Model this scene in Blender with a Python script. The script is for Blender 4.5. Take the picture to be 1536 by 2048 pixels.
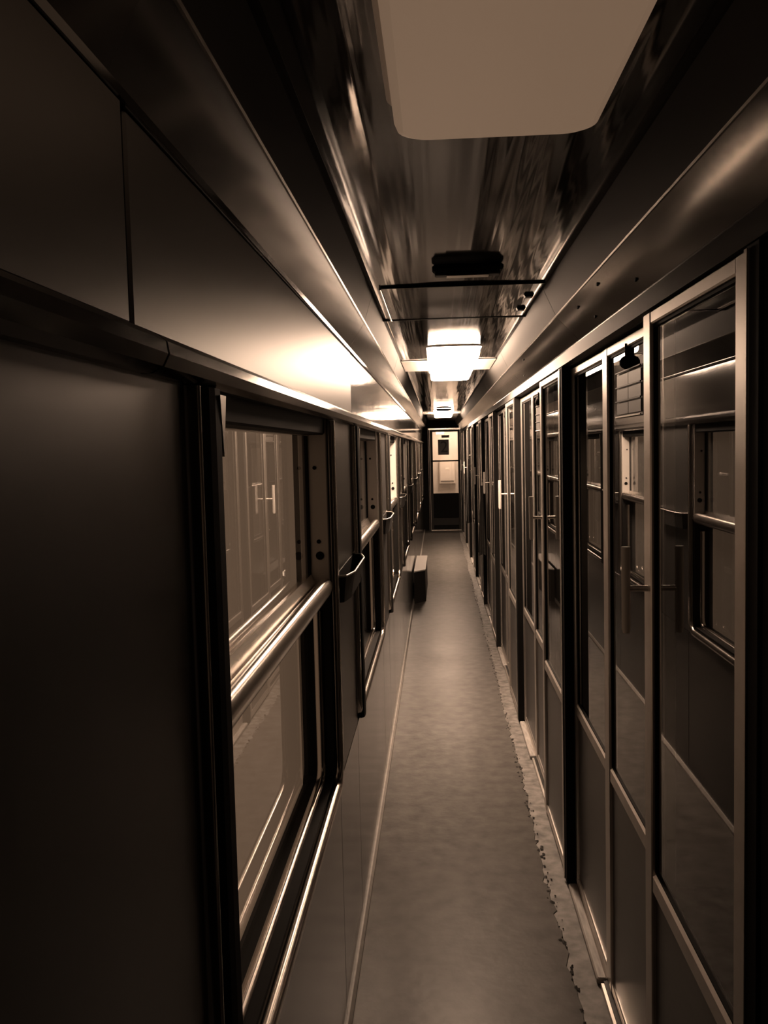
import bpy, math, random
from mathutils import Matrix, Vector
random.seed(7)
scene = bpy.context.scene
for o in list(bpy.data.objects): bpy.data.objects.remove(o)
C = scene.collection

# ------------------------------------------------------------------ camera
F, W, H = 1800.0, 1536.0, 2048.0
VPX, VPY, ROLL = 875.0, 895.0, 0.020          # where the corridor runs to, and the tilt of the hand
d = Vector(((VPX - W/2)/F, (H/2 - VPY)/F, -1.0)).normalized()
u = Vector((-ROLL, 1.0, 0.0)); u = (u - d*u.dot(d)).normalized()
r = d.cross(u).normalized()
rot = Matrix((r, d, u))                        # rows: world X, Y, Z seen from the camera
cam_data = bpy.data.cameras.new('camera'); cam = bpy.data.objects.new('camera', cam_data)
C.objects.link(cam)
cam.matrix_world = Matrix.Translation((0, 0, 1.61)) @ rot.to_4x4()
cam_data.sensor_fit = 'VERTICAL'; cam_data.sensor_height = 36.0
cam_data.lens = F*36.0/H
cam_data.clip_start = 0.02
scene.camera = cam

# ------------------------------------------------------------------ light
LIGHT = (1.0, 0.69, 0.485)
DIM = (1.0, 0.63, 0.40)
world = bpy.data.worlds.new('night'); scene.world = world; world.use_nodes = True
bg = world.node_tree.nodes['Background']
bg.inputs[0].default_value = DIM + (1,); bg.inputs[1].default_value = 0.20
LAMP_POWER = 60.0
VESTIBULE_POWER = 45.0
DIM_POWER = 0.17
scene.view_settings.view_transform = 'Standard'
scene.view_settings.look = 'None'
scene.view_settings.gamma = 1.0
scene.view_settings.use_curve_mapping = False
scene.view_settings.exposure = -0.08

# ------------------------------------------------------------------ materials
def new_mat(name):
    m = bpy.data.materials.new(name); m.use_nodes = True
    nt = m.node_tree; return m, nt, nt.nodes, nt.links, nt.nodes['Principled BSDF']
def noise(N, L, scale, detail=3, vec=None, stretch=None):
    tc = N.new('ShaderNodeTexCoord'); n = N.new('ShaderNodeTexNoise')
    n.inputs['Scale'].default_value = scale; n.inputs['Detail'].default_value = detail
    if stretch:
        mp = N.new('ShaderNodeMapping'); mp.inputs['Scale'].default_value = stretch
        L.new(tc.outputs['Object'], mp.inputs[0]); L.new(mp.outputs[0], n.inputs['Vector'])
    else: L.new(tc.outputs['Object'], n.inputs['Vector'])
    return n
def plain(name, v, rough, metal=0.0, spec=0.5, var=0.0, vscale=8.0, stretch=None, bump=0.0, bscale=3.0, bstretch=None, coat=0.0, rvar=0.0):
    m, nt, N, L, p = new_mat(name)
    c = (v, v*0.94, v*0.88, 1) if not isinstance(v, tuple) else v + (1,)
    p.inputs['Base Color'].default_value = c
    p.inputs['Roughness'].default_value = rough; p.inputs['Metallic'].default_value = metal
    p.inputs['Specular IOR Level'].default_value = spec
    p.inputs['Coat Weight'].default_value = coat; p.inputs['Coat Roughness'].default_value = 0.08
    if var:
        n = noise(N, L, vscale, 5, stretch=stretch); cr = N.new('ShaderNodeValToRGB')
        cr.color_ramp.elements[0].position = 0.3; cr.color_ramp.elements[1].position = 0.7
        cr.color_ramp.elements[0].color = tuple(x*(1-var) for x in c[:3]) + (1,)
        cr.color_ramp.elements[1].color = tuple(x*(1+var) for x in c[:3]) + (1,)
        L.new(n.outputs[0], cr.inputs[0]); L.new(cr.outputs[0], p.inputs['Base Color'])
    if rvar:
        n = noise(N, L, 2.3, 4); mr = N.new('ShaderNodeMapRange')
        mr.inputs[1].default_value = 0.3; mr.inputs[2].default_value = 0.7
        mr.inputs[3].default_value = rough*(1-rvar); mr.inputs[4].default_value = rough*(1+rvar)
        L.new(n.outputs[0], mr.inputs[0]); L.new(mr.outputs[0], p.inputs['Roughness'])
    if bump:
        n = noise(N, L, bscale, 2, stretch=bstretch); b = N.new('ShaderNodeBump')
        b.inputs['Strength'].default_value = 1.0; b.inputs['Distance'].default_value = bump
        L.new(n.outputs[0], b.inputs['Height']); L.new(b.outputs[0], p.inputs['Normal'])
    return m
def glass(name, dirt, dirt_v, f0=0.045, rough=0.0, tint=0.85, double=True):
    m, nt, N, L, p = new_mat(name); N.remove(p)
    out = N['Material Output']
    lw = N.new('ShaderNodeLayerWeight'); lw.inputs['Blend'].default_value = 0.5
    pw = N.new('ShaderNodeMath'); pw.operation = 'POWER'; pw.inputs[1].default_value = 5.0
    L.new(lw.outputs['Facing'], pw.inputs[0])
    ma = N.new('ShaderNodeMath'); ma.operation = 'MULTIPLY_ADD'; ma.inputs[1].default_value = 1-f0; ma.inputs[2].default_value = f0
    L.new(pw.outputs[0], ma.inputs[0])
    fr = ma
    if double:                                  # both faces of the pane reflect: 2F/(1+F)
        a2 = N.new('ShaderNodeMath'); a2.operation = 'MULTIPLY'; a2.inputs[1].default_value = 2.0; L.new(ma.outputs[0], a2.inputs[0])
        a1 = N.new('ShaderNodeMath'); a1.operation = 'ADD'; a1.inputs[1].default_value = 1.0; L.new(ma.outputs[0], a1.inputs[0])
        fr = N.new('ShaderNodeMath'); fr.operation = 'DIVIDE'; L.new(a2.outputs[0], fr.inputs[0]); L.new(a1.outputs[0], fr.inputs[1])
    ge = N.new('ShaderNodeNewGeometry'); cl = N.new('ShaderNodeBsdfTransparent')
    tr = N.new('ShaderNodeBsdfTransparent'); tr.inputs[0].default_value = (tint, tint*.98, tint*.95, 1)
    gl = N.new('ShaderNodeBsdfGlossy'); gl.inputs['Roughness'].default_value = rough
    df = N.new('ShaderNodeBsdfDiffuse'); df.inputs[0].default_value = (dirt_v, dirt_v, dirt_v*.97, 1)
    mx0 = N.new('ShaderNodeMixShader'); n = noise(N, L, 3.0, 5); mr = N.new('ShaderNodeMapRange')
    mr.inputs[1].default_value = 0.3; mr.inputs[2].default_value = 0.75; mr.inputs[3].default_value = dirt*0.75; mr.inputs[4].default_value = dirt*1.25
    L.new(n.outputs[0], mr.inputs[0]); L.new(mr.outputs[0], mx0.inputs[0])
    L.new(tr.outputs[0], mx0.inputs[1]); L.new(df.outputs[0], mx0.inputs[2])
    mx = N.new('ShaderNodeMixShader'); L.new(fr.outputs[0], mx.inputs[0])
    L.new(mx0.outputs[0], mx.inputs[1]); L.new(gl.outputs[0], mx.inputs[2])
    mb = N.new('ShaderNodeMixShader'); L.new(ge.outputs['Backfacing'], mb.inputs[0])      # the far face of the slab lets light out
    L.new(mx.outputs[0], mb.inputs[1]); L.new(cl.outputs[0], mb.inputs[2])
    L.new(mb.outputs[0], out.inputs[0]); return m
def emit(name, strength, v=0.8, col=None):
    m, nt, N, L, p = new_mat(name)
    p.inputs['Base Color'].default_value = (v, v, v*.96, 1); p.inputs['Roughness'].default_value = 0.35
    p.inputs['Emission Color'].default_value = (col or LIGHT) + (1,); p.inputs['Emission Strength'].default_value = strength
    return m
M = dict(
    pier=plain('pier_laminate', 0.02, 0.36, spec=0.8, bump=0.0004, bscale=6),
    jamb=plain('pale_jamb_paint', 0.5, 0.45),
    laminate=plain('brown_laminate', 0.03, 0.14, var=0.18, vscale=3, stretch=(4, 4, 30), rvar=0.15, bump=0.0004, bscale=6),
    satin=plain('satin_cream_laminate', 0.085, 0.38, spec=1.0, bump=0.0006, bscale=2.5),
    gloss=plain('glossy_cream_laminate', 0.08, 0.10, spec=0.7, bump=0.0012, bscale=3.0),
    ceiling=plain('lacquered_ceiling_board', 0.025, 0.09, spec=0.5, bump=0.0022, bscale=1.0, bstretch=(20, 0.35, 1), rvar=0.3),
    cornice=plain('cornice_laminate', 0.045, 0.12, spec=0.6, bump=0.0006, bscale=3),
    cove=plain('cove_paint', 0.02, 0.6, spec=0.10, bump=0.0008, bscale=3),
    chrome=plain('chromed_trim', 0.62, 0.20, metal=1.0),
    alu=plain('anodised_aluminium', 0.70, 0.40, metal=1.0, var=0.06, vscale=20),
    rail=plain('polished_aluminium_rail', 0.75, 0.22, metal=1.0),
    grip=plain('worn_pale_grip', 0.6, 0.45),
    rubber=plain('black_rubber', 0.008, 0.7, spec=0.12),
    black=plain('black_paint', 0.008, 0.7, spec=0.12),
    dark=plain('dark_brown_paint', 0.02, 0.5, spec=0.3),
    panel=plain('door_panel_laminate', 0.055, 0.34, var=0.12, vscale=4, stretch=(3, 3, 20)),
    lino=plain('worn_linoleum', 0.092, 0.36, spec=0.07, var=0.30, vscale=14, rvar=0.08, bump=0.0008, bscale=30),
    subfloor=plain('bare_floor_board', 0.17, 0.6, var=0.55, vscale=22, bump=0.002, bscale=25),
    strip=plain('worn_floor_trim', 0.30, 0.5, var=0.2, vscale=20),
    wood=plain('worn_wooden_sill', 0.36, 0.5, var=0.3, vscale=12, stretch=(8, 1, 8), bump=0.001, bscale=30),
    pane=glass('dusty_window_glass', 0.12, 0.5, tint=0.90, double=False),
    door_pane=glass('door_glass', 0.02, 0.3, tint=0.75),
    screen=glass('end_door_glass', 0.05, 0.5, f0=0.04, tint=0.95),
    lamp_on=emit('lit_lamp_diffuser', LAMP_POWER),
    lamp_off=emit('dim_lamp_diffuser', DIM_POWER, 0.5, DIM),
    lamp_end=emit('lit_vestibule_diffuser', VESTIBULE_POWER),
    pale=plain('pale_vestibule_paint', 0.55, 0.4, var=0.05),
    pale2=plain('pale_cabinet_and_lit_lid_paint', 0.68, 0.4),
    base_and_band=plain('base_and_light_band_enamel', 0.75, 0.35),
    paper=plain('paper', 0.85, 0.7),
    sign=plain('grey_sign_plate', 0.15, 0.5),
    sign_ink=plain('black_sign_ink', 0.012, 0.5),
    card=plain('card_holder_plastic', 0.10, 0.5, var=0.05),
    locker=plain('painted_locker_metal', 0.26, 0.4, var=0.1),
    cloth=plain('dark_curtain_cloth', 0.03, 0.9, var=0.2, vscale=30),
    inside=plain('compartment_wall_laminate', 0.07, 0.5, var=0.1),
    seat=plain('dark_seat_cover', 0.04, 0.85, var=0.2, vscale=30),
    crumb=plain('dark_linoleum_crumb', 0.03, 0.8, spec=0.2),
    hole=plain('dark_hole', 0.006, 0.9, spec=0.1),
    screw=plain('screw_steel', 0.25, 0.4, metal=1.0),
)

# ------------------------------------------------------------------ geometry helpers
class MB:
    def __init__(s): s.v = []; s.f = []; s.sm = []
    def add(s, vs, fs, smooth=False):
        o = len(s.v); s.v += [tuple(x) for x in vs]; s.f += [tuple(i+o for i in f) for f in fs]; s.sm += [smooth]*len(fs); return s
    def box(s, x0, x1, y0, y1, z0, z1, b=0.0):
        x0, x1 = min(x0, x1), max(x0, x1); y0, y1 = min(y0, y1), max(y0, y1); z0, z1 = min(z0, z1), max(z0, z1)
        if b <= 0:
            return s.add([(x, y, z) for z in (z0, z1) for x, y in ((x0, y0), (x1, y0), (x1, y1), (x0, y1))],
                         [(3,2,1,0), (4,5,6,7), (0,1,5,4), (1,2,6,5), (2,3,7,6), (3,0,4,7)])
        b = min(b, (x1-x0)*.45, (y1-y0)*.45, (z1-z0)*.45)
        rings = []
        for z, k in ((z0, b), (z0+b, 0), (z1-b, 0), (z1, b)):
            xa, xb, ya, yb = x0+k, x1-k, y0+k, y1-k
            q = b if k == 0 else b*.5
            rings.append([(xa+q, ya, z), (xb-q, ya, z), (xb, ya+q, z), (xb, yb-q, z), (xb-q, yb, z), (xa+q, yb, z), (xa, yb-q, z), (xa, ya+q, z)])
        vs = [p for rg in rings for p in rg]; fs = [tuple(range(7, -1, -1)), tuple(range(24, 32))]
        for k in range(3):
            for i in range(8):
                j = (i+1) % 8; fs.append((k*8+i, k*8+j, k*8+8+j, k*8+8+i))
        return s.add(vs, fs)
    def prism_y(s, prof, y0, y1, smooth=False, closed=True):     # profile of (x, z) run along the corridor
        n = len(prof); vs = [(x, y0, z) for x, z in prof] + [(x, y1, z) for x, z in prof]
        fs = [(i, (i+1) % n, n+(i+1) % n, n+i) for i in range(n if closed else n-1)]
        s.add(vs, fs, smooth)
        if closed: s.add(vs, [tuple(range(n-1, -1, -1)), tuple(range(n, 2*n))])
        return s
    def prism_z(s, prof, z0, z1, smooth=False):                   # profile of (x, y) run upwards
        n = len(prof); vs = [(x, y, z0) for x, y in prof] + [(x, y, z1) for x, y in prof]
        s.add(vs, [(i, (i+1) % n, n+(i+1) % n, n+i) for i in range(n)], smooth)
        return s.add(vs, [tuple(range(n-1, -1, -1)), tuple(range(n, 2*n))])
    def tube(s, pts, rad, seg=12, caps=True):
        pts = [Vector(p) for p in pts]; rings = []
        for i, p in enumerate(pts):
            t = (pts[min(i+1, len(pts)-1)] - pts[max(i-1, 0)]).normalized()
            a = Vector((0, 0, 1)) if abs(t.z) < .9 else Vector((1, 0, 0))
            e1 = t.cross(a).normalized(); e2 = t.cross(e1)
            rr = rad[i] if isinstance(rad, (list, tuple)) else rad
            rings.append([p + (e1*math.cos(2*math.pi*k/seg) + e2*math.sin(2*math.pi*k/seg))*rr for k in range(seg)])
        vs = [p for rg in rings for p in rg]; fs = []
        for i in range(len(pts)-1):
            for k in range(seg):
                j = (k+1) % seg; fs.append((i*seg+k, i*seg+j, (i+1)*seg+j, (i+1)*seg+k))
        s.add(vs, fs, True)
        if caps: s.add(vs, [tuple(range(seg-1, -1, -1)), tuple(range((len(pts)-1)*seg, len(pts)*seg))])
        return s
    def ring_yz(s, y0, y1, z0, z1, rc, prof, nseg=8, open_top=True):
        """a frame round a rounded rectangle in the y-z plane; profile (out, x): out = away from the opening"""
        path = []
        for cy, cz, a0 in ((y1-rc, z1-rc, 0), (y0+rc, z1-rc, 90), (y0+rc, z0+rc, 180), (y1-rc, z0+rc, 270)):
            for k in range(nseg+1):
                a = math.radians(a0 + 90*k/nseg); path.append((cy, cz, math.cos(a), math.sin(a)))
        if open_top:
            path = [(y1-rc, z1, 1.0, 0.0)]
            for cy, a0 in ((y1-rc, 0), (y0+rc, -90)):
                for k in range(nseg+1):
                    a = math.radians(a0 - 90*k/nseg); path.append((cy, z0+rc, math.cos(a), math.sin(a)))
            path.append((y0+rc, z1, -1.0, 0.0))
        n = len(path); m = len(prof); vs = []
        for cy, cz, ca, sa in path:
            for o, x in prof: vs.append((x, cy + (rc+o)*ca, cz + (rc+o)*sa))
        fs = []
        for i in range(n-1 if open_top else n):
            j = (i+1) % n
            for k in range(m):
                l = (k+1) % m; fs.append((i*m+k, i*m+l, j*m+l, j*m+k))
        return s.add(vs, fs, True)
    def build(s, name, mat, parent=None, loc=(0, 0, 0), bevel=0.0):
        me = bpy.data.meshes.new(name); me.from_pydata(s.v, [], s.f)
        me.polygons.foreach_set('use_smooth', s.sm); me.materials.append(M[mat]); me.validate(); me.update()
        import bmesh
        bm = bmesh.new(); bm.from_mesh(me); bmesh.ops.recalc_face_normals(bm, faces=bm.faces); bm.to_mesh(me); bm.free()
        o = bpy.data.objects.new(name, me); C.objects.link(o); o.location = loc
        if parent: o.parent = parent
        if bevel:
            b = o.modifiers.new('bevel', 'BEVEL'); b.width = bevel; b.segments = 2; b.limit_method = 'ANGLE'
        return o
def tag(o, label, cat=None, group=None, kind=None):
    o['label'] = label
    if cat: o['category'] = cat
    if group: o['group'] = group
    if kind: o['kind'] = kind
    return o
def empty(name, loc=(0, 0, 0)):
    o = bpy.data.objects.new(name, None); C.objects.link(o); o.location = loc; o.empty_display_size = 0.05; return o
def copy_tree(o, parent=None):
    c = o.copy(); C.objects.link(c); c.parent = parent
    for ch in [x for x in bpy.data.objects if x.parent == o]: copy_tree(ch, c)
    return c
def box(name, mat, parent, x0, x1, y0, y1, z0, z1, b=0.002): return MB().box(x0, x1, y0, y1, z0, z1, b).build(name, mat, parent)
ORD = ['first', 'second', 'third', 'fourth', 'fifth', 'sixth', 'seventh', 'eighth', 'ninth', 'tenth']

# ------------------------------------------------------------------ measures
XL, XR = -0.285, 0.475           # faces of the left wall and of the right partition
XC = 0.092                       # middle of the corridor
YB, YE = -1.4, 17.5              # behind the camera, far end wall
XO = 2.35                        # outer wall behind the compartments
ZL, ZB, ZA, ZC = 1.722, 1.937, 2.020, 2.112   # window ledge, cornice foot, cornice top, ceiling middle
WIN0, WIN1, PITCH, NWIN = 1.04, 2.35, 1.94, 8 # left window bay
P0, MOD, NMOD = 1.27, 1.95, 8                 # right compartment bay
WZ0, WZ1 = 0.725, 1.70

# ------------------------------------------------------------------ floor
floor = MB().box(-0.40, XO, YB, 19.4, -0.06, -0.003).build('floor', 'subfloor')
tag(floor, 'bare worn floor of the railway corridor along the right wall', 'floor', kind='structure')
seams = [YB, 8.52, 12.3, 15.9, YE-0.03]
for i in range(len(seams)-1):
    y0, y1 = seams[i]+0.004, seams[i+1]-0.004
    pts = [(XL+0.006, y1), (XL+0.006, y0)]
    y = y0; rag = []
    while y < y1:
        w = 0.376 + 0.006*math.sin(y*3.1) + random.uniform(-0.007, 0.007)
        if random.random() < 0.12: w -= random.uniform(0.006, 0.016)
        rag.append((w, y)); y += random.uniform(0.02, 0.06)
    rag.append((0.376, y1))
    bm = MB(); allp = pts + rag; n = len(allp)
    tri = []
    yl = [p[1] for p in rag]
    top = [(XL+0.006, yy, 0.0) for yy in yl] + [(x, yy, 0.0) for x, yy in rag]
    k = len(yl)
    bm.add(top, [(i_, k+i_, k+i_+1, i_+1) for i_ in range(k-1)])
    bm.add([(x, yy, 0.0) for x, yy in rag] + [(x+0.002, yy, -0.0029) for x, yy in rag], [(i_, k+i_, k+i_+1, i_+1) for i_ in range(k-1)])
    bm.build('linoleum_sheet', 'lino', floor)
cr = MB()
for i in range(260):                     # crumbs of broken linoleum along the ragged edge
    y_ = 1.9 + 9.0*random.random()**1.6; x_ = 0.378 + random.gauss(0, 0.008); r_ = random.uniform(0.002, 0.009)
    k_ = random.randint(4, 6); a_ = random.random()*6
    ring = [(x_ + r_*random.uniform(.5, 1.1)*math.cos(a_+6.283*q/k_), y_ + 1.8*r_*random.uniform(.5, 1.1)*math.sin(a_+6.283*q/k_)) for q in range(k_)]
    vs = [(p[0], p[1], 0.0004) for p in ring] + [(x_, y_, 0.0035)]
    cr.add(vs, [(q, (q+1) % k_, k_) for q in range(k_)])
co = cr.build('linoleum_crumbs', 'crumb', floor); co['kind'] = 'stuff'
bb = MB().prism_y([(XL, 0.0), (XL+0.014, 0.0), (XL+0.014, 0.012), (XL+0.006, 0.024), (XL, 0.024)], YB, YE-.005).build('baseboard_left', 'strip')
tag(bb, 'thin pale strip where the floor meets the left wall', 'baseboard', kind='structure')

# ------------------------------------------------------------------ left wall with its windows
core = MB()
XI, XX = XL-0.006, XL-0.095          # core face a little behind the panels, outside skin
core.box(XX, XI, YB, YE, -0.03, WZ0-0.012)
core.box(XX, XI, YB, YE, WZ1+0.0, ZA+0.12)
bays = [(WIN0+PITCH*k, WIN1+PITCH*k) for k in range(NWIN)]
edges = [YB] + [e for b_ in bays for e in b_] + [YE]
piers = [(edges[i], edges[i+1]) for i in range(0, len(edges), 2)]
for a, b_ in piers: core.box(XX, XI, a, b_, WZ0-0.012, WZ1)
wall_left = core.build('wall_left', 'dark')
tag(wall_left, 'dark panelled outer wall with windows on the left of the corridor', 'wall', kind='structure')
# lower panels, pier panels, upper panels
low = [YB, 1.06] + [v for k in range(NWIN) for v in (WIN1+0.06+PITCH*k, WIN1+0.60+PITCH*k)] + [YE]
low = sorted(v for v in low if v <= YE)
for i in range(len(low)-1):
    box('lower_panel', 'laminate', wall_left, XI-0.002, XL, low[i]+0.002, low[i+1]-0.002, 0.024, WZ0-0.03, 0.0015)
for a, b_ in piers:
    box('pier_panel', 'pier', wall_left, XI-0.002, XL, a+0.030, b_-0.030, WZ0-0.026, ZL-0.03, 0.0015)
upper = [YB, 0.845, 3.02, 4.96, 6.90, 8.84, 10.78, 12.72, 14.66, YE]
for i in range(len(upper)-1):
    box('upper_panel', 'satin' if i < 2 else 'gloss', wall_left, XI-0.002, XL + (0.004 if i == 0 else 0), upper[i]+0.003, upper[i+1]-(0.018 if i == 0 else 0.003), ZL+0.008, ZB-0.004, 0.003)
for i in range(len(upper)-1):     # ledge over the windows, in lengths
    a, b_ = upper[i]+0.002, upper[i+1]-0.002
    if i == 0: b_ += 0.012
    if i == 1: a += 0.014
    prof = [(XI, ZL-0.034), (XL+0.012, ZL-0.034), (XL+0.024, ZL-0.028), (XL+0.030, ZL-0.016), (XL+0.028, ZL-0.004), (XL+0.018, ZL+0.004), (XI, ZL+0.008)]
    MB().prism_y(prof, a, b_, smooth=False).build('window_ledge', 'cornice', wall_left)

def make_window():
    """one bay, origin at its near edge on the wall face"""
    w = empty('window_1', (XL, WIN0, 0)); L = WIN1-WIN0
    D = -0.078
    rim = MB().ring_yz(-0.004, L+0.004, WZ0, WZ1-0.013, 0.055, [(-0.004, -0.010), (-0.004, 0.006), (0.004, 0.014), (0.016, 0.016), (0.026, 0.010), (0.030, -0.004), (0.026, -0.010)]).build('frame', 'chrome', w)
    MB().ring_yz(0.012, L-0.022, WZ0+0.016, 1.19, 0.045, [(-0.004, -0.050), (-0.006, -0.036), (0.000, -0.028), (0.008, -0.030), (0.010, -0.050)]).build('inner_frame', 'chrome', w)
    MB().ring_yz(0.002, L-0.006, WZ0+0.004, WZ1-0.04, 0.05, [(0.004, -0.08), (0.004, -0.012), (0.010, -0.012), (0.010, -0.08)]).build('gasket', 'rubber', w)
    jf = box('jamb', 'jamb', w, D, -0.004, L-0.020, L-0.004, WZ0+0.55-0.03, WZ1-0.005, 0.002)
    for x_, z_, r_ in ((-0.028, 1.335, 0.011), (-0.030, 1.372, 0.0055), (-0.036, 1.565, 0.005)):
        MB().tube([(x_, L-0.019, z_), (x_, L-0.0225, z_)], r_, 12).build('screw_hole', 'hole', jf)
    box('jamb', 'rubber', w, D, -0.004, L-0.018, L-0.004, WZ0+0.02, WZ0+0.515, 0.002)
    box('jamb', 'dark', w, D, -0.004, 0.004, 0.018, WZ0+0.02, WZ1-0.005, 0.002)
    box('sill', 'rubber', w, D, -0.008, 0.02, L-0.03, WZ0+0.006, WZ0+0.014, 0.001)
    hd = box('header', 'rubber', w, D, -0.008, 0.0, L-0.004, WZ1-0.050, WZ1-0.002, 0.004)
    sp = MB().prism_z([(-0.03, -0.006), (0.012, -0.006), (0.020, 0.004), (0.022, 0.024), (0.022, 0.050), (0.017, 0.066), (0.006, 0.072), (-0.03, 0.072)], WZ0-0.02, WZ1-0.013).build('side_post', 'black', w)
    MB().add([(0.024, 0.042, WZ1-.02), (0.024, 0.072, WZ1-.02), (0.021, 0.066, WZ1-.095), (0.012, 0.076, WZ1-.02), (0.012, 0.0725, WZ1-.095)], [(0, 1, 2), (1, 3, 4, 2), (0, 2, 4, 3), (0, 3, 1)]).build('curtain_clip', 'alu', sp)
    box('lip', 'chrome', hd, -0.052, -0.046, 0.03, L-0.03, WZ1-0.052, WZ1-0.045, 0.001)
    up = box('upper_pane', 'pane', w, D+0.018, D+0.022, 0.018, L-0.022, 1.268, WZ1-0.045, 0)
    lo = box('lower_pane', 'pane', w, D+0.006, D+0.010, 0.018, L-0.022, WZ0+0.014, 1.262, 0)
    box('sash_gasket', 'rubber', w, D+0.012, D+0.026, L-0.026, L-0.0205, 1.26, WZ1-0.045, 0.001)
    rl = MB().prism_y([(D+0.010, 1.238), (D+0.034, 1.238), (D+0.040, 1.250), (D+0.038, 1.266), (D+0.026, 1.286), (D+0.010, 1.286)], 0.02, L-0.024).build('sash_rail', 'rail', w)
    pr = []
    for k in range(16):
        a = 2*math.pi*k/16; pr.append((-0.016 + 0.019*math.cos(a), 1.252 + 0.026*math.sin(a)))
    h = MB().prism_y(pr, 0.022, L-0.026, smooth=True).build('handrail', 'rail', w)
    for yy in (0.16, L*.5, L-0.16):
        MB().tube([(D+0.034, yy, 1.252), (-0.028, yy, 1.252)], 0.007, 10).build('bracket', 'rail', h)
    return w
proto = make_window()
for k in range(NWIN):
    w = proto if k == 0 else copy_tree(proto)
    w.name = 'window_%d' % (k+1); w.location = (XL, WIN0+PITCH*k, 0)
    lab = 'nearest chrome framed corridor window with a thick handrail across it' if k == 0 else \
          'last chrome framed window before the end door' if k == NWIN-1 else '%s chrome framed window along the left wall, counted from the camera' % ORD[k]
    tag(w, lab, 'window', 'corridor windows on the left', 'structure')

# tray between every two windows
def make_tray():
    L = 0.52; t = empty('ashtray')
    out = [(0, 0.0), (0.030, 0.012), (0.046, 0.10), (0.046, L-0.10), (0.030, L-0.012), (0, L)]
    inn = [(0.002, 0.006), (0.027, 0.016), (0.042, 0.102), (0.042, L-0.102), (0.027, L-0.016), (0.002, L-0.006)]
    n = len(out); bm = MB()
    z0, z1 = -0.075, 0.0
    ob = [(x*.72, L/2+(y-L/2)*.94, z0) for x, y in out]; ot = [(x, y, z1) for x, y in out]; it = [(x, y, z1) for x, y in inn]; ib = [(x*.8, y, z0+.02) for x, y in inn]
    vs = ob + ot + it + ib
    fs = []
    for a in range(3):
        for i in range(n):
            j = (i+1) % n; fs.append((a*n+i, a*n+j, (a+1)*n+j, (a+1)*n+i))
    fs += [tuple(range(n-1, -1, -1)), tuple(range(3*n, 4*n))]
    bm.add(vs, fs).build('bowl', 'dark', t)
    rim = MB()
    for i in range(n-1):
        p, q = Vector((out[i][0], out[i][1], z1)), Vector((out[i+1][0], out[i+1][1], z1))
        rim.tube([p, q], 0.0028, 8)
    rim.build('rim', 'alu', t)
    MB().tube([(0.047, L*.5, -0.035), (0.049, L*.5, -0.035)], 0.006, 10).build('rivet', 'screw', t)
    return t
tproto = make_tray()
for k in range(NWIN-1):
    t = tproto if k == 0 else copy_tree(tproto)
    t.location = (XL, WIN1+0.055+PITCH*k, 1.268)
    tag(t, 'shallow dark wall tray with a thin bright rim between the nearest two windows' if k == 0 else
        'shallow wall tray with a bright rim on the %s pier from the camera' % ORD[k], 'ashtray', 'trays on the window piers')

# ------------------------------------------------------------------ cornices and ceiling
cuts = [YB, 2.95, 4.90, 6.85, 8.80, 10.75, 12.70, 14.65, YE]
XBR, XAL, XAR = 0.467, -0.228, 0.386
CXL, CXR = -0.200, 0.345        # flat part of the ceiling
for nm, xb, xa, xc, s, lab in (('trim_1', XL, XAL, CXL, 1, 'glossy cornice band along the ceiling on the left'), ('trim_2', XBR, XAR, CXR, -1, 'glossy cornice band along the ceiling over the doors')):
    t = MB().box(xb - s*0.075, xb - s*0.004, YB, YE, ZB, ZA+0.1).build(nm, 'dark'); tag(t, lab, 'trim', kind='structure')
    for i in range(len(cuts)-1):
        a, b_ = cuts[i]+0.0025, cuts[i+1]-0.0025
        MB().prism_y([(xb - s*0.004, ZB), (xb + s*0.001, ZB), (xa, ZA), (xa - s*0.006, ZA)], a, b_).build('cornice_panel', 'cornice', t)
        MB().prism_y([(xa - s*.006, ZA+.002), (xa - s*.001, ZA+.002), (xc, ZC+.001), (xc - s*.006, ZC+.004)], a, b_).build('cove', 'cove', t)
        MB().prism_y([(xb - s*.002, ZB-0.004), (xb + s*0.006, ZB-0.004), (xb + s*0.008, ZB+0.004), (xb + s*0.003, ZB+0.010), (xb - s*.002, ZB+0.010)], a, b_).build('lower_bead', 'cornice', t)
        MB().prism_y([(xa - s*0.004, ZA-0.002), (xa + s*0.002, ZA-0.003), (xa + s*0.004, ZA), (xa + s*0.002, ZA+0.003), (xa - s*0.004, ZA+0.003)], a, b_).build('upper_bead', 'chrome', t)
    if s < 0:
        for yy, f in ((2.02, .35), (2.55, .30), (2.62, .75), (2.28, .80), (4.6, .3), (4.2, .8)):
            z = ZB + (ZA-ZB)*f; x = xb + (xa-xb)*f
            MB().tube([(x+.002, yy, z), (x-.0025, yy, z)], 0.0065, 10).build('bolt', 'black', t)
NP = 32
prof = [((CXL-0.004) + k/NP*(CXR-CXL+0.008), ZC - 0.003*math.cos(2*math.pi*k/NP)*0.5 - 0.0015) for k in range(NP+1)]
bm = MB()
bm.prism_y(prof + [(CXR+.01, ZC+.06), (CXL-.01, ZC+.06)], YB, YE, smooth=False)
for i in range(NP): bm.sm[i] = True
ceiling = bm.build('ceiling', 'ceiling'); tag(ceiling, 'dark lacquered corridor ceiling with wavy reflections', 'ceiling', kind='structure')
box('roof_board', 'inside', ceiling, -0.40, XO+.05, YB-.1, 19.5, ZC+0.07, ZC+0.12, 0)
hz = ZC-0.004
hatch = box('hatch_panel', 'ceiling', ceiling, -0.165, 0.335, 2.83, 3.50, hz-0.003, hz+0.004, 0.001)
MB().box(-0.172, -0.166, 2.83, 3.52, hz-0.008, hz+0.002, .001).build('hatch_edge', 'chrome', ceiling)
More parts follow.
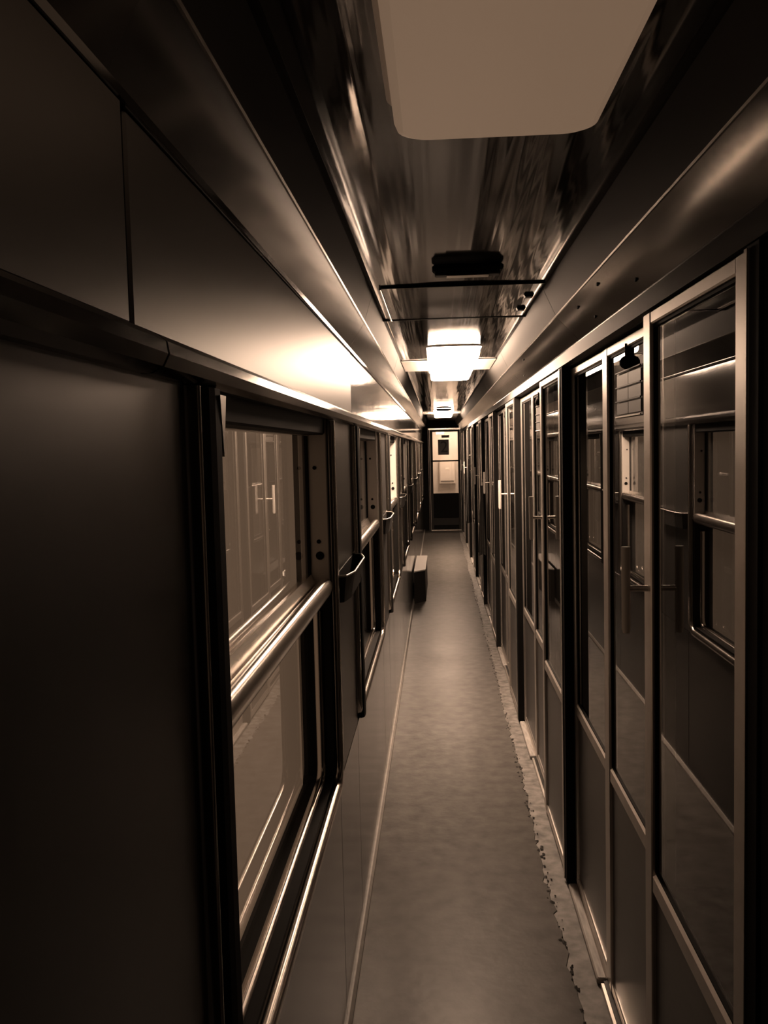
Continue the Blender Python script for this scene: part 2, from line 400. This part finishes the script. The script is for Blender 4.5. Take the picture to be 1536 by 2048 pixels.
box('hatch_edge', 'rubber', ceiling, -0.165, 0.340, 2.820, 2.828, hz-0.0045, hz+0.002, .001)
MB().prism_y([(0.298, hz-.012), (0.322, hz-.012), (0.327, hz-.0035), (0.293, hz-.0035)], 3.02, 3.05).build('hatch_latch', 'dark', ceiling)
MB().prism_y([(0.298, hz-.012), (0.322, hz-.012), (0.327, hz-.0035), (0.293, hz-.0035)], 3.30, 3.33).build('hatch_latch', 'dark', ceiling)
# ribs over the joints
for yy in (3.54,):
    pts = []
    vs = []; fs = []; ns = 7
    for q in range(NP+1):
        x, z = prof[q]
        for k in range(ns):
            a = math.pi*k/(ns-1); vs.append((x, yy - 0.009*math.cos(a), z - 0.006*math.sin(a)))
    for q in range(NP):
        for k in range(ns-1): fs.append((q*ns+k, q*ns+k+1, (q+1)*ns+k+1, (q+1)*ns+k))
    MB().add(vs, fs, True).build('joint_strip', 'ceiling', ceiling)

# ------------------------------------------------------------------ lamps
def make_lamp(mat, L, hw=0.130, drop=0.050, rc=0.045, light_bands=False):
    t = empty('ceiling_lamp')
    def rr(h, l0, l1, r_, n=6):
        out = []
        for cx, cy, a0 in ((h-r_, l1-r_, 0), (-h+r_, l1-r_, 90), (-h+r_, l0+r_, 180), (h-r_, l0+r_, 270)):
            for k in range(n+1):
                a = math.radians(a0+90*k/n); out.append((cx + r_*math.cos(a), cy + r_*math.sin(a)))
        return out
    rings = []
    for dz, ins in ((0, 0), (-drop+0.014, 0.003), (-drop+0.004, 0.007), (-drop, 0.016)):
        rings.append([(x, y, dz) for x, y in rr(hw-ins, ins, L-ins, rc-ins*.5)])
    n = len(rings[0]); vs = [p for rg in rings for p in rg]; fs = []
    for a in range(len(rings)-1):
        for i in range(n):
            j = (i+1) % n; fs.append((a*n+i, a*n+j, (a+1)*n+j, (a+1)*n+i))
    bm = MB().add(vs, fs, True); bm.add(vs, [tuple(range(n)), tuple(range((len(rings)-1)*n, len(rings)*n))])
    bm.build('diffuser', mat, t)
    MB().prism_z(rr(hw+0.008, -0.008, L+0.008, rc), 0.001, 0.010).build('base_plate', 'base_and_band', t)
    if light_bands:                                   # added pale plates, standing in for lamplight on the ceiling beside the box
        for x0, x1 in ((-0.290, -hw-.010), (hw+.010, 0.251)):
            MB().box(x0, x1, 0.70, 1.36, -0.0005, 0.003, .001).build('light_band_plate', 'base_and_band', t)
    return t
l1 = make_lamp('lamp_off', 1.62, hw=.147); l1.location = (XC, -0.265, ZC-0.008)
tag(l1, 'barely glowing ceiling lamp box with a pale diffuser, nearest to the camera', 'lamp', 'corridor lamps')
l2 = make_lamp('lamp_on', 1.60, light_bands=True); l2.location = (XC, 4.50, ZC-0.008)
tag(l2, 'glaring lit lamp box in the middle of the corridor ceiling', 'lamp', 'corridor lamps')
l3 = make_lamp('lamp_on', 1.60, light_bands=True); l3.location = (XC, 12.0, ZC-0.008)
tag(l3, 'small distant lit lamp box just before the end door', 'lamp', 'corridor lamps')

# dark grip box on the ceiling before the hatch
def grip(y, half, lab):
    t = empty('ceiling_vent_box', (XC, y, ZC-0.003))
    pr = [(-0.028+0.028, 0)]
    vs = MB()
    vs.box(-half, half, -0.02, 0.03, -0.019, 0.0, 0.006).build('hood', 'black', t)
    MB().box(-half*.93, half*.93, -0.006, 0.03, -0.028, -0.0185, 0.003).build('slot', 'dark', t)
    MB().box(-half*.60, half*.60, -0.008, 0.028, -0.031, -0.0285, 0.001).build('lip', 'alu', t)
    tag(t, lab, 'vent', 'vent boxes on the ceiling'); return t
grip(2.52, 0.097, 'dark oblong vent box on the ceiling before the hatch')
grip(11.7, 0.10, 'tiny dark vent box in front of the distant lit lamp')

# ------------------------------------------------------------------ right partition: door leaf, two fixed panes, per compartment
ZR0, ZR1, ZT0, ZT1 = 0.645, 0.690, 1.852, 1.878
wall_right = MB().box(XR-0.008, 0.53, YB, YE, ZT1+0.004, ZC+.06).box(XR-0.012, 0.53, YB, YE, -0.03, 0.012).build('wall_right', 'dark')
tag(wall_right, 'dark lintel and foot of the glazed compartment wall on the right', 'wall', kind='structure')
MB().prism_y([(0.440, ZT1+0.006), (0.470, ZT1+0.006), (0.470, ZB-0.004), (0.452, ZB-0.004)], YB, YE).build('lintel', 'dark', wall_right)
MB().prism_y([(0.4575, ZB-.010), (0.4665, ZB-.010), (0.4665, ZB-0.0045), (0.4575, ZB-0.0045)], YB, YE).build('lintel_bead', 'alu', wall_right)

def leaf(o, x0, x1, y0, y1, sw0, sw1, top=ZT1, bottom=0.02):
    """framed glazed leaf: stiles, rails, glass, lower panel"""
    box('stile', 'alu', o, x0, x1, y0, y0+sw0, bottom, top, 0.003)
    box('stile', 'alu', o, x0, x1, y1-sw1, y1, bottom, top, 0.003)
    box('top_rail', 'alu', o, x0+.001, x1-.001, y0+sw0, y1-sw1, top-0.026, top, 0.003)
    box('middle_rail', 'alu', o, x0+.001, x1-.001, y0+sw0, y1-sw1, ZR0, ZR1, 0.006)
    box('bottom_rail', 'alu', o, x0+.002, x1-.002, y0+sw0, y1-sw1, bottom, bottom+0.03, 0.003)
    xm = (x0+x1)/2
    box('lower_panel', 'panel', o, xm-.004, xm+.006, y0+sw0, y1-sw1, bottom+0.03, ZR0, 0)
    MB().box(xm-.002, xm+.003, y0+sw0, y1-sw1, ZR1, top-.026).build('pane', 'door_pane', o)
    g = 0.007
    gk = MB()
    for ya, yb in ((y0+sw0, y0+sw0+g), (y1-sw1-g, y1-sw1)): gk.box(xm-.006, xm+.006, ya, yb, ZR1, top-.026)
    for za, zb in ((ZR1, ZR1+g*.5), (top-.026-g, top-.026)): gk.box(xm-.006, xm+.006, y0+sw0, y1-sw1, za, zb)
    gk.build('gasket', 'rubber', o)
def make_door():
    d_ = empty('door_1', (0, 0, 0))
    leaf(d_, 0.440, 0.466, 0.052, 0.690, 0.046, 0.060, top=ZT1)
    box('edge_post', 'black', d_, 0.4405, 0.500, 0.000, 0.050, 0.008, ZT1+.004, 0.001)
    box('edge_bead', 'alu', d_, 0.437, 0.4395, 0.040, 0.052, 0.008, ZT1, 0.0005)
    h = MB().tube([(0.395, 0.660, 1.205), (0.395, 0.660, 1.215), (0.395, 0.660, 1.38), (0.395, 0.660, 1.39)], [0.0075, 0.0095, 0.0095, 0.0095], 12).build('handle', 'grip', d_)
    MB().tube([(0.395, 0.660, 1.30), (0.440, 0.660, 1.30)], 0.0065, 10).build('handle_stem', 'alu', h)
    h2 = MB().tube([(0.505, 0.660, 1.205), (0.505, 0.660, 1.39)], 0.0095, 12).build('inner_handle', 'black', d_)
    MB().tube([(0.466, 0.660, 1.30), (0.505, 0.660, 1.30)], 0.0065, 10).build('handle_stem', 'alu', h2)
    return d_
def make_bay():
    b_ = empty('window_20', (0, 0, 0))
    leaf(b_, XR-.004, XR+0.020, 0.640, 1.300, 0.035, 0.030, top=ZT1-.004)
    leaf(b_, XR-.002, XR+0.022, 1.302, 1.948, 0.050, 0.040, top=ZT1-.004)
    box('sill', 'wood', b_, 0.444, 0.474, 1.345, 1.935, -0.002, 0.018, 0.004)
    box('sill_lip', 'alu', b_, 0.474, 0.480, 1.345, 1.935, 0.0122, 0.034, 0.001)
    box('foot_strip', 'alu', b_, 0.452, 0.4625, 0.06, 1.33, 0.0005, 0.012, 0.001)
    return b_
dproto, bproto = make_door(), make_bay()
for k in range(NMOD):
    y = P0 + MOD*k
    d_ = dproto if k == 0 else copy_tree(dproto); d_.name = 'door_%d' % (k+1); d_.location.y = y
    tag(d_, 'nearest glazed sliding compartment door with bar handle' if k == 0 else 'glazed sliding door of the %s compartment from the camera' % ORD[k], 'door', 'compartment doors', 'structure')
    b_ = bproto if k == 0 else copy_tree(bproto); b_.name = 'window_%d' % (NWIN+1+k); b_.location.y = y
    tag(b_, 'fixed glass panes beside the nearest sliding door' if k == 0 else 'fixed glass panes beside the %s compartment door' % ORD[k], 'glass partition', 'fixed panes of the compartments', 'structure')
# near side of the first door: plain end of the wall behind the camera, and the far end
box('near_panel', 'black', wall_right, 0.446, 0.50, YB, P0-0.004, 0.012, ZT1, 0)
box('far_panel', 'panel', wall_right, 0.455, 0.50, P0+MOD*NMOD+.004, YE, 0.012, ZT1, 0)

# seat card holder on the first fixed pane of each compartment, and a dark round hook above
def make_holder():
    t = empty('card_holder'); W_, H_ = 0.30, 0.118
    MB().box(-0.004, 0.0, 0, W_, 0, H_, 0.001).build('plate', 'card', t)
    for i in range(2):
        for j in range(3):
            MB().box(-0.0065, -0.0042, 0.010+i*0.142, 0.148+i*0.142, 0.008+j*0.036, 0.038+j*0.036, 0.0008).build('card', 'card', t)
    for z in (0.0, H_-.004, 0.040, 0.076):
        MB().box(-0.010, -0.0067, 0.004, W_-.004, z, z+0.004, 0.0008).build('rail', 'alu' if z == 0.0 else 'dark', t)
    return t
hp = make_holder()
for k in range(NMOD):
    t = hp if k == 0 else copy_tree(hp); t.location = (XR+0.006, P0+MOD*k+0.86, 1.675)
    tag(t, 'seat card holder with six cards on the nearest fixed pane' if k == 0 else 'seat card holder on the pane beside the %s door' % ORD[k], 'card holder', 'seat card holders')
def make_hook():
    t = empty('coat_hook')
    MB().tube([(0, 0, 0.030), (0, 0, 0.0)], 0.006, 10).build('stem', 'black', t)
    MB().tube([(0, 0, 0.0), (0, 0, -0.004), (0, 0, -0.012), (0, 0, -0.022), (0, 0, -0.030), (0, 0, -0.034)], [0.006, 0.014, 0.019, 0.019, 0.013, 0.003], 14).build('knob', 'black', t)
    return t
kp = make_hook()
for k in range(3):
    t = kp if k == 0 else copy_tree(kp); t.location = (XR-0.0, P0+MOD*k+1.02, 1.852-.026)
    tag(t, 'round black knob hanging over the nearest seat card holder' if k == 0 else 'round black knob over the %s seat card holder' % ORD[k], 'hook', 'knobs over the card holders')

# compartments: partitions, benches, outer wall
outer = MB().box(XO-0.05, XO, YB, 19.4, -0.03, ZC+.07).build('wall_outer', 'inside'); tag(outer, 'dark far wall of the compartments', 'wall', kind='structure')
pp = MB().box(0.5305, XO-0.052, -0.02, 0.02, -0.001, ZC+.05).build('wall_partition', 'inside')
for k in range(NMOD+1):
    o = pp if k == 0 else pp.copy()
    if k: C.objects.link(o)
    o.location = (0, P0+MOD*k+.02, 0); tag(o, 'dark wall between two compartments, %s from the camera' % ORD[k], 'wall', 'compartment walls', 'structure')

# dark curtains hanging out of two far compartments
def curtain(y, x, z0, z1, wy, lab):
    n, m = 40, 14; vs = []; fs = []
    for j in range(m+1):
        t = j/m; z = z1 + (z0-z1)*t; k_ = 0.30 + 0.70*t**0.9
        for i in range(n):
            a = 2*math.pi*i/n; f = 1 + 0.16*math.sin(7*a + 1.3*t)*t
            vs.append((x + 0.034*k_*f*math.cos(a) - 0.006*t, y + wy*.5*k_*f*math.sin(a), z + 0.012*math.sin(3*a)*t))
    for j in range(m):
        for i in range(n): q = (i+1) % n; fs.append((j*n+i, j*n+q, (j+1)*n+q, (j+1)*n+i))
    t = empty('curtain', (0, 0, 0)); bm_ = MB().add(vs, fs, True)
    bm_.add(vs, [tuple(range(n)), tuple(range(m*n, (m+1)*n))]); bm_.build('cloth', 'cloth', t)
    MB().tube([(x, y, z1-.01), (x, y, z1+.03), (x+.010, y, z1+.05), (0.4395, y, z1+.05)], 0.005, 8).build('hanger', 'alu', t)
    tag(t, lab, 'curtain', 'dark cloths hanging at the far doors')
curtain(11.75, 0.398, 0.63, 1.45, 0.46, 'dark gathered cloth hanging at the right, farther from the camera')
curtain(8.35, 0.402, 0.62, 1.25, 0.30, 'dark gathered cloth hanging at the right, nearer to the camera')

# ------------------------------------------------------------------ low locker by the left wall
lk = empty('floor_locker', (XL+0.016, 9.30, 0))
MB().add([(0, -.06, .001), (.118, .10, .001), (.122, 1.30, .001), (0, 1.30, .001), (0, -.04, .325), (.112, .10, .325), (.118, 1.30, .325), (0, 1.30, .325)],
         [(3,2,1,0), (4,5,6,7), (0,1,5,4), (1,2,6,5), (2,3,7,6), (3,0,4,7)]).build('body', 'dark', lk)
MB().add([(0.0, -.05, .326), (.118, .09, .326), (.124, 1.31, .326), (0.0, 1.31, .326), (0.0, -.05, .338), (.118, .09, .338), (.124, 1.31, .338), (0.0, 1.31, .338)],
         [(3,2,1,0), (4,5,6,7), (0,1,5,4), (1,2,6,5), (2,3,7,6), (3,0,4,7)]).build('lid', 'pale2', lk)  # lamplight put into the lid's pale colour, shade into the body's dark one
tag(lk, 'low dark box with lamplight painted into its pale lid, on the floor against the left wall', 'box')

# ------------------------------------------------------------------ far end: wall, glazed door, vestibule
DX0, DX1, DZ = -0.150, 0.440, 1.955
we = MB().box(-0.40, DX0-.03, YE, YE+.06, -0.03, ZC+.07).box(DX1+.03, XO-.052, YE, YE+.06, -0.03, ZC+.07).box(DX0-.03, DX1+.03, YE, YE+.06, DZ+.03, ZC+.07).build('wall_end', 'black')
tag(we, 'dark end wall of the corridor round the glazed door', 'wall', kind='structure')
door = empty('door_9', (0, YE, 0)); tag(door, 'glazed end door with a crossbar and dark lower panel', 'door', kind='structure')
box('frame_post', 'dark', door, DX0-.028, DX0, -.03, .05, 0.0, DZ, .003); box('frame_post', 'dark', door, DX1, DX1+.028, -.03, .05, 0.0, DZ, .003)
box('frame_head', 'chrome', door, DX0-.028, DX1+.028, -.035, .05, DZ, DZ+.028, .004)
box('stile', 'dark', door, DX0+.003, DX0+.055, -.005, .035, .01, DZ-.004, .003); box('stile', 'dark', door, DX1-.048, DX1-.003, -.005, .035, .01, DZ-.004, .003)
box('top_rail', 'dark', door, DX0+.055, DX1-.048, -.005, .035, DZ-.045, DZ-.004, .003)
box('crossbar', 'black', door, DX0+.02, DX1-.02, -.030, -.010, 1.335, 1.362, .004)
box('lower_panel', 'black', door, DX0+.055, DX1-.048, .0, .03, .24, .72, .003)
box('kick_plate', 'dark', door, DX0+.055, DX1-.048, -.006, .03, .10, .24, .003)
box('threshold', 'alu', door, DX0, DX1, -.05, .05, -.002, .016, .003)
box('bottom_rail', 'black', door, DX0+.055, DX1-.048, -.004, .03, .018, .10, .003)
MB().box(DX0+.055, DX1-.048, .012, .018, .72, DZ-.045).build('pane', 'screen', door)
sg = empty('number_sign', (0.115, YE+0.004, 1.610)); tag(sg, 'dark plate with a black number 2 on the end door glass', 'sign')
MB().box(-.105, .105, .002, .007, -.145, .150, .001).build('plate', 'sign', sg)
cu = bpy.data.curves.new('digit', 'FONT'); cu.body = '2'; cu.size = 0.31; cu.align_x = 'CENTER'; cu.align_y = 'CENTER'; cu.extrude = 0.0008
to = bpy.data.objects.new('tmp', cu); C.objects.link(to); bpy.context.view_layer.update()
dg = bpy.context.evaluated_depsgraph_get(); me = bpy.data.meshes.new_from_object(to.evaluated_get(dg)); bpy.data.objects.remove(to)
me.materials.clear(); me.materials.append(M['sign_ink'])
dgt = bpy.data.objects.new('digit', me); C.objects.link(dgt); dgt.parent = sg; dgt.location = (.012, .0005, 0); dgt.rotation_euler = (math.pi/2, 0, 0)
st = empty('door_sticker', (0.155, YE+.004, 1.82)); tag(st, 'small grey sticker above the number 2 on the end door', 'sticker')
MB().box(-.075, .075, .002, .007, -.025, .025, .001).build('sheet', 'locker', st)
MB().box(-.062, .062, .0008, .0018, -.010, .010).build('print', 'sign', st)
# vestibule
vw = MB().box(-0.40, XO-.052, 19.25, 19.35, -0.03, ZC+.07).build('wall_vestibule', 'pale'); tag(vw, 'pale lit wall seen through the end door glass', 'wall', kind='structure')
sw = MB().box(-0.40, -0.36, YE+.06, 19.25, -0.03, ZC+.07).build('wall_vestibule_left', 'pale'); tag(sw, 'pale side wall of the lit vestibule', 'wall', kind='structure')
s2 = MB().box(0.70, 0.74, YE+.062, 19.248, -0.002, ZC+.06).build('wall_vestibule_right', 'pale'); tag(s2, 'pale right wall of the lit vestibule', 'wall', kind='structure')
cb = empty('wall_cabinet', (0.19, 19.249, 0)); tag(cb, 'pale cabinet on the vestibule wall below the number 2', 'cabinet')
MB().box(-.16, .17, -.10, 0, .84, 1.34, .006).build('body', 'pale2', cb)
dr = MB().box(-.145, .155, -.112, -.102, .90, 1.33, .004).build('door', 'pale2', cb)
MB().box(-.13, .14, -.116, -.1125, .885, .897, .001).build('ledge', 'dark', dr)
MB().box(-.03, .05, -.1165, -.1125, 1.14, 1.18, .001).build('tag', 'paper', dr)
vl = make_lamp('lamp_end', 0.7, hw=.16, drop=.04); vl.location = (0.30, 18.2, ZC+.055)
tag(vl, 'lit lamp on the vestibule ceiling behind the end door', 'lamp', 'corridor lamps')
wb = MB().box(-0.40, XO, YB-.06, YB, -0.03, ZC+.07).build('wall_back', 'inside'); tag(wb, 'dark wall behind the camera', 'wall', kind='structure')
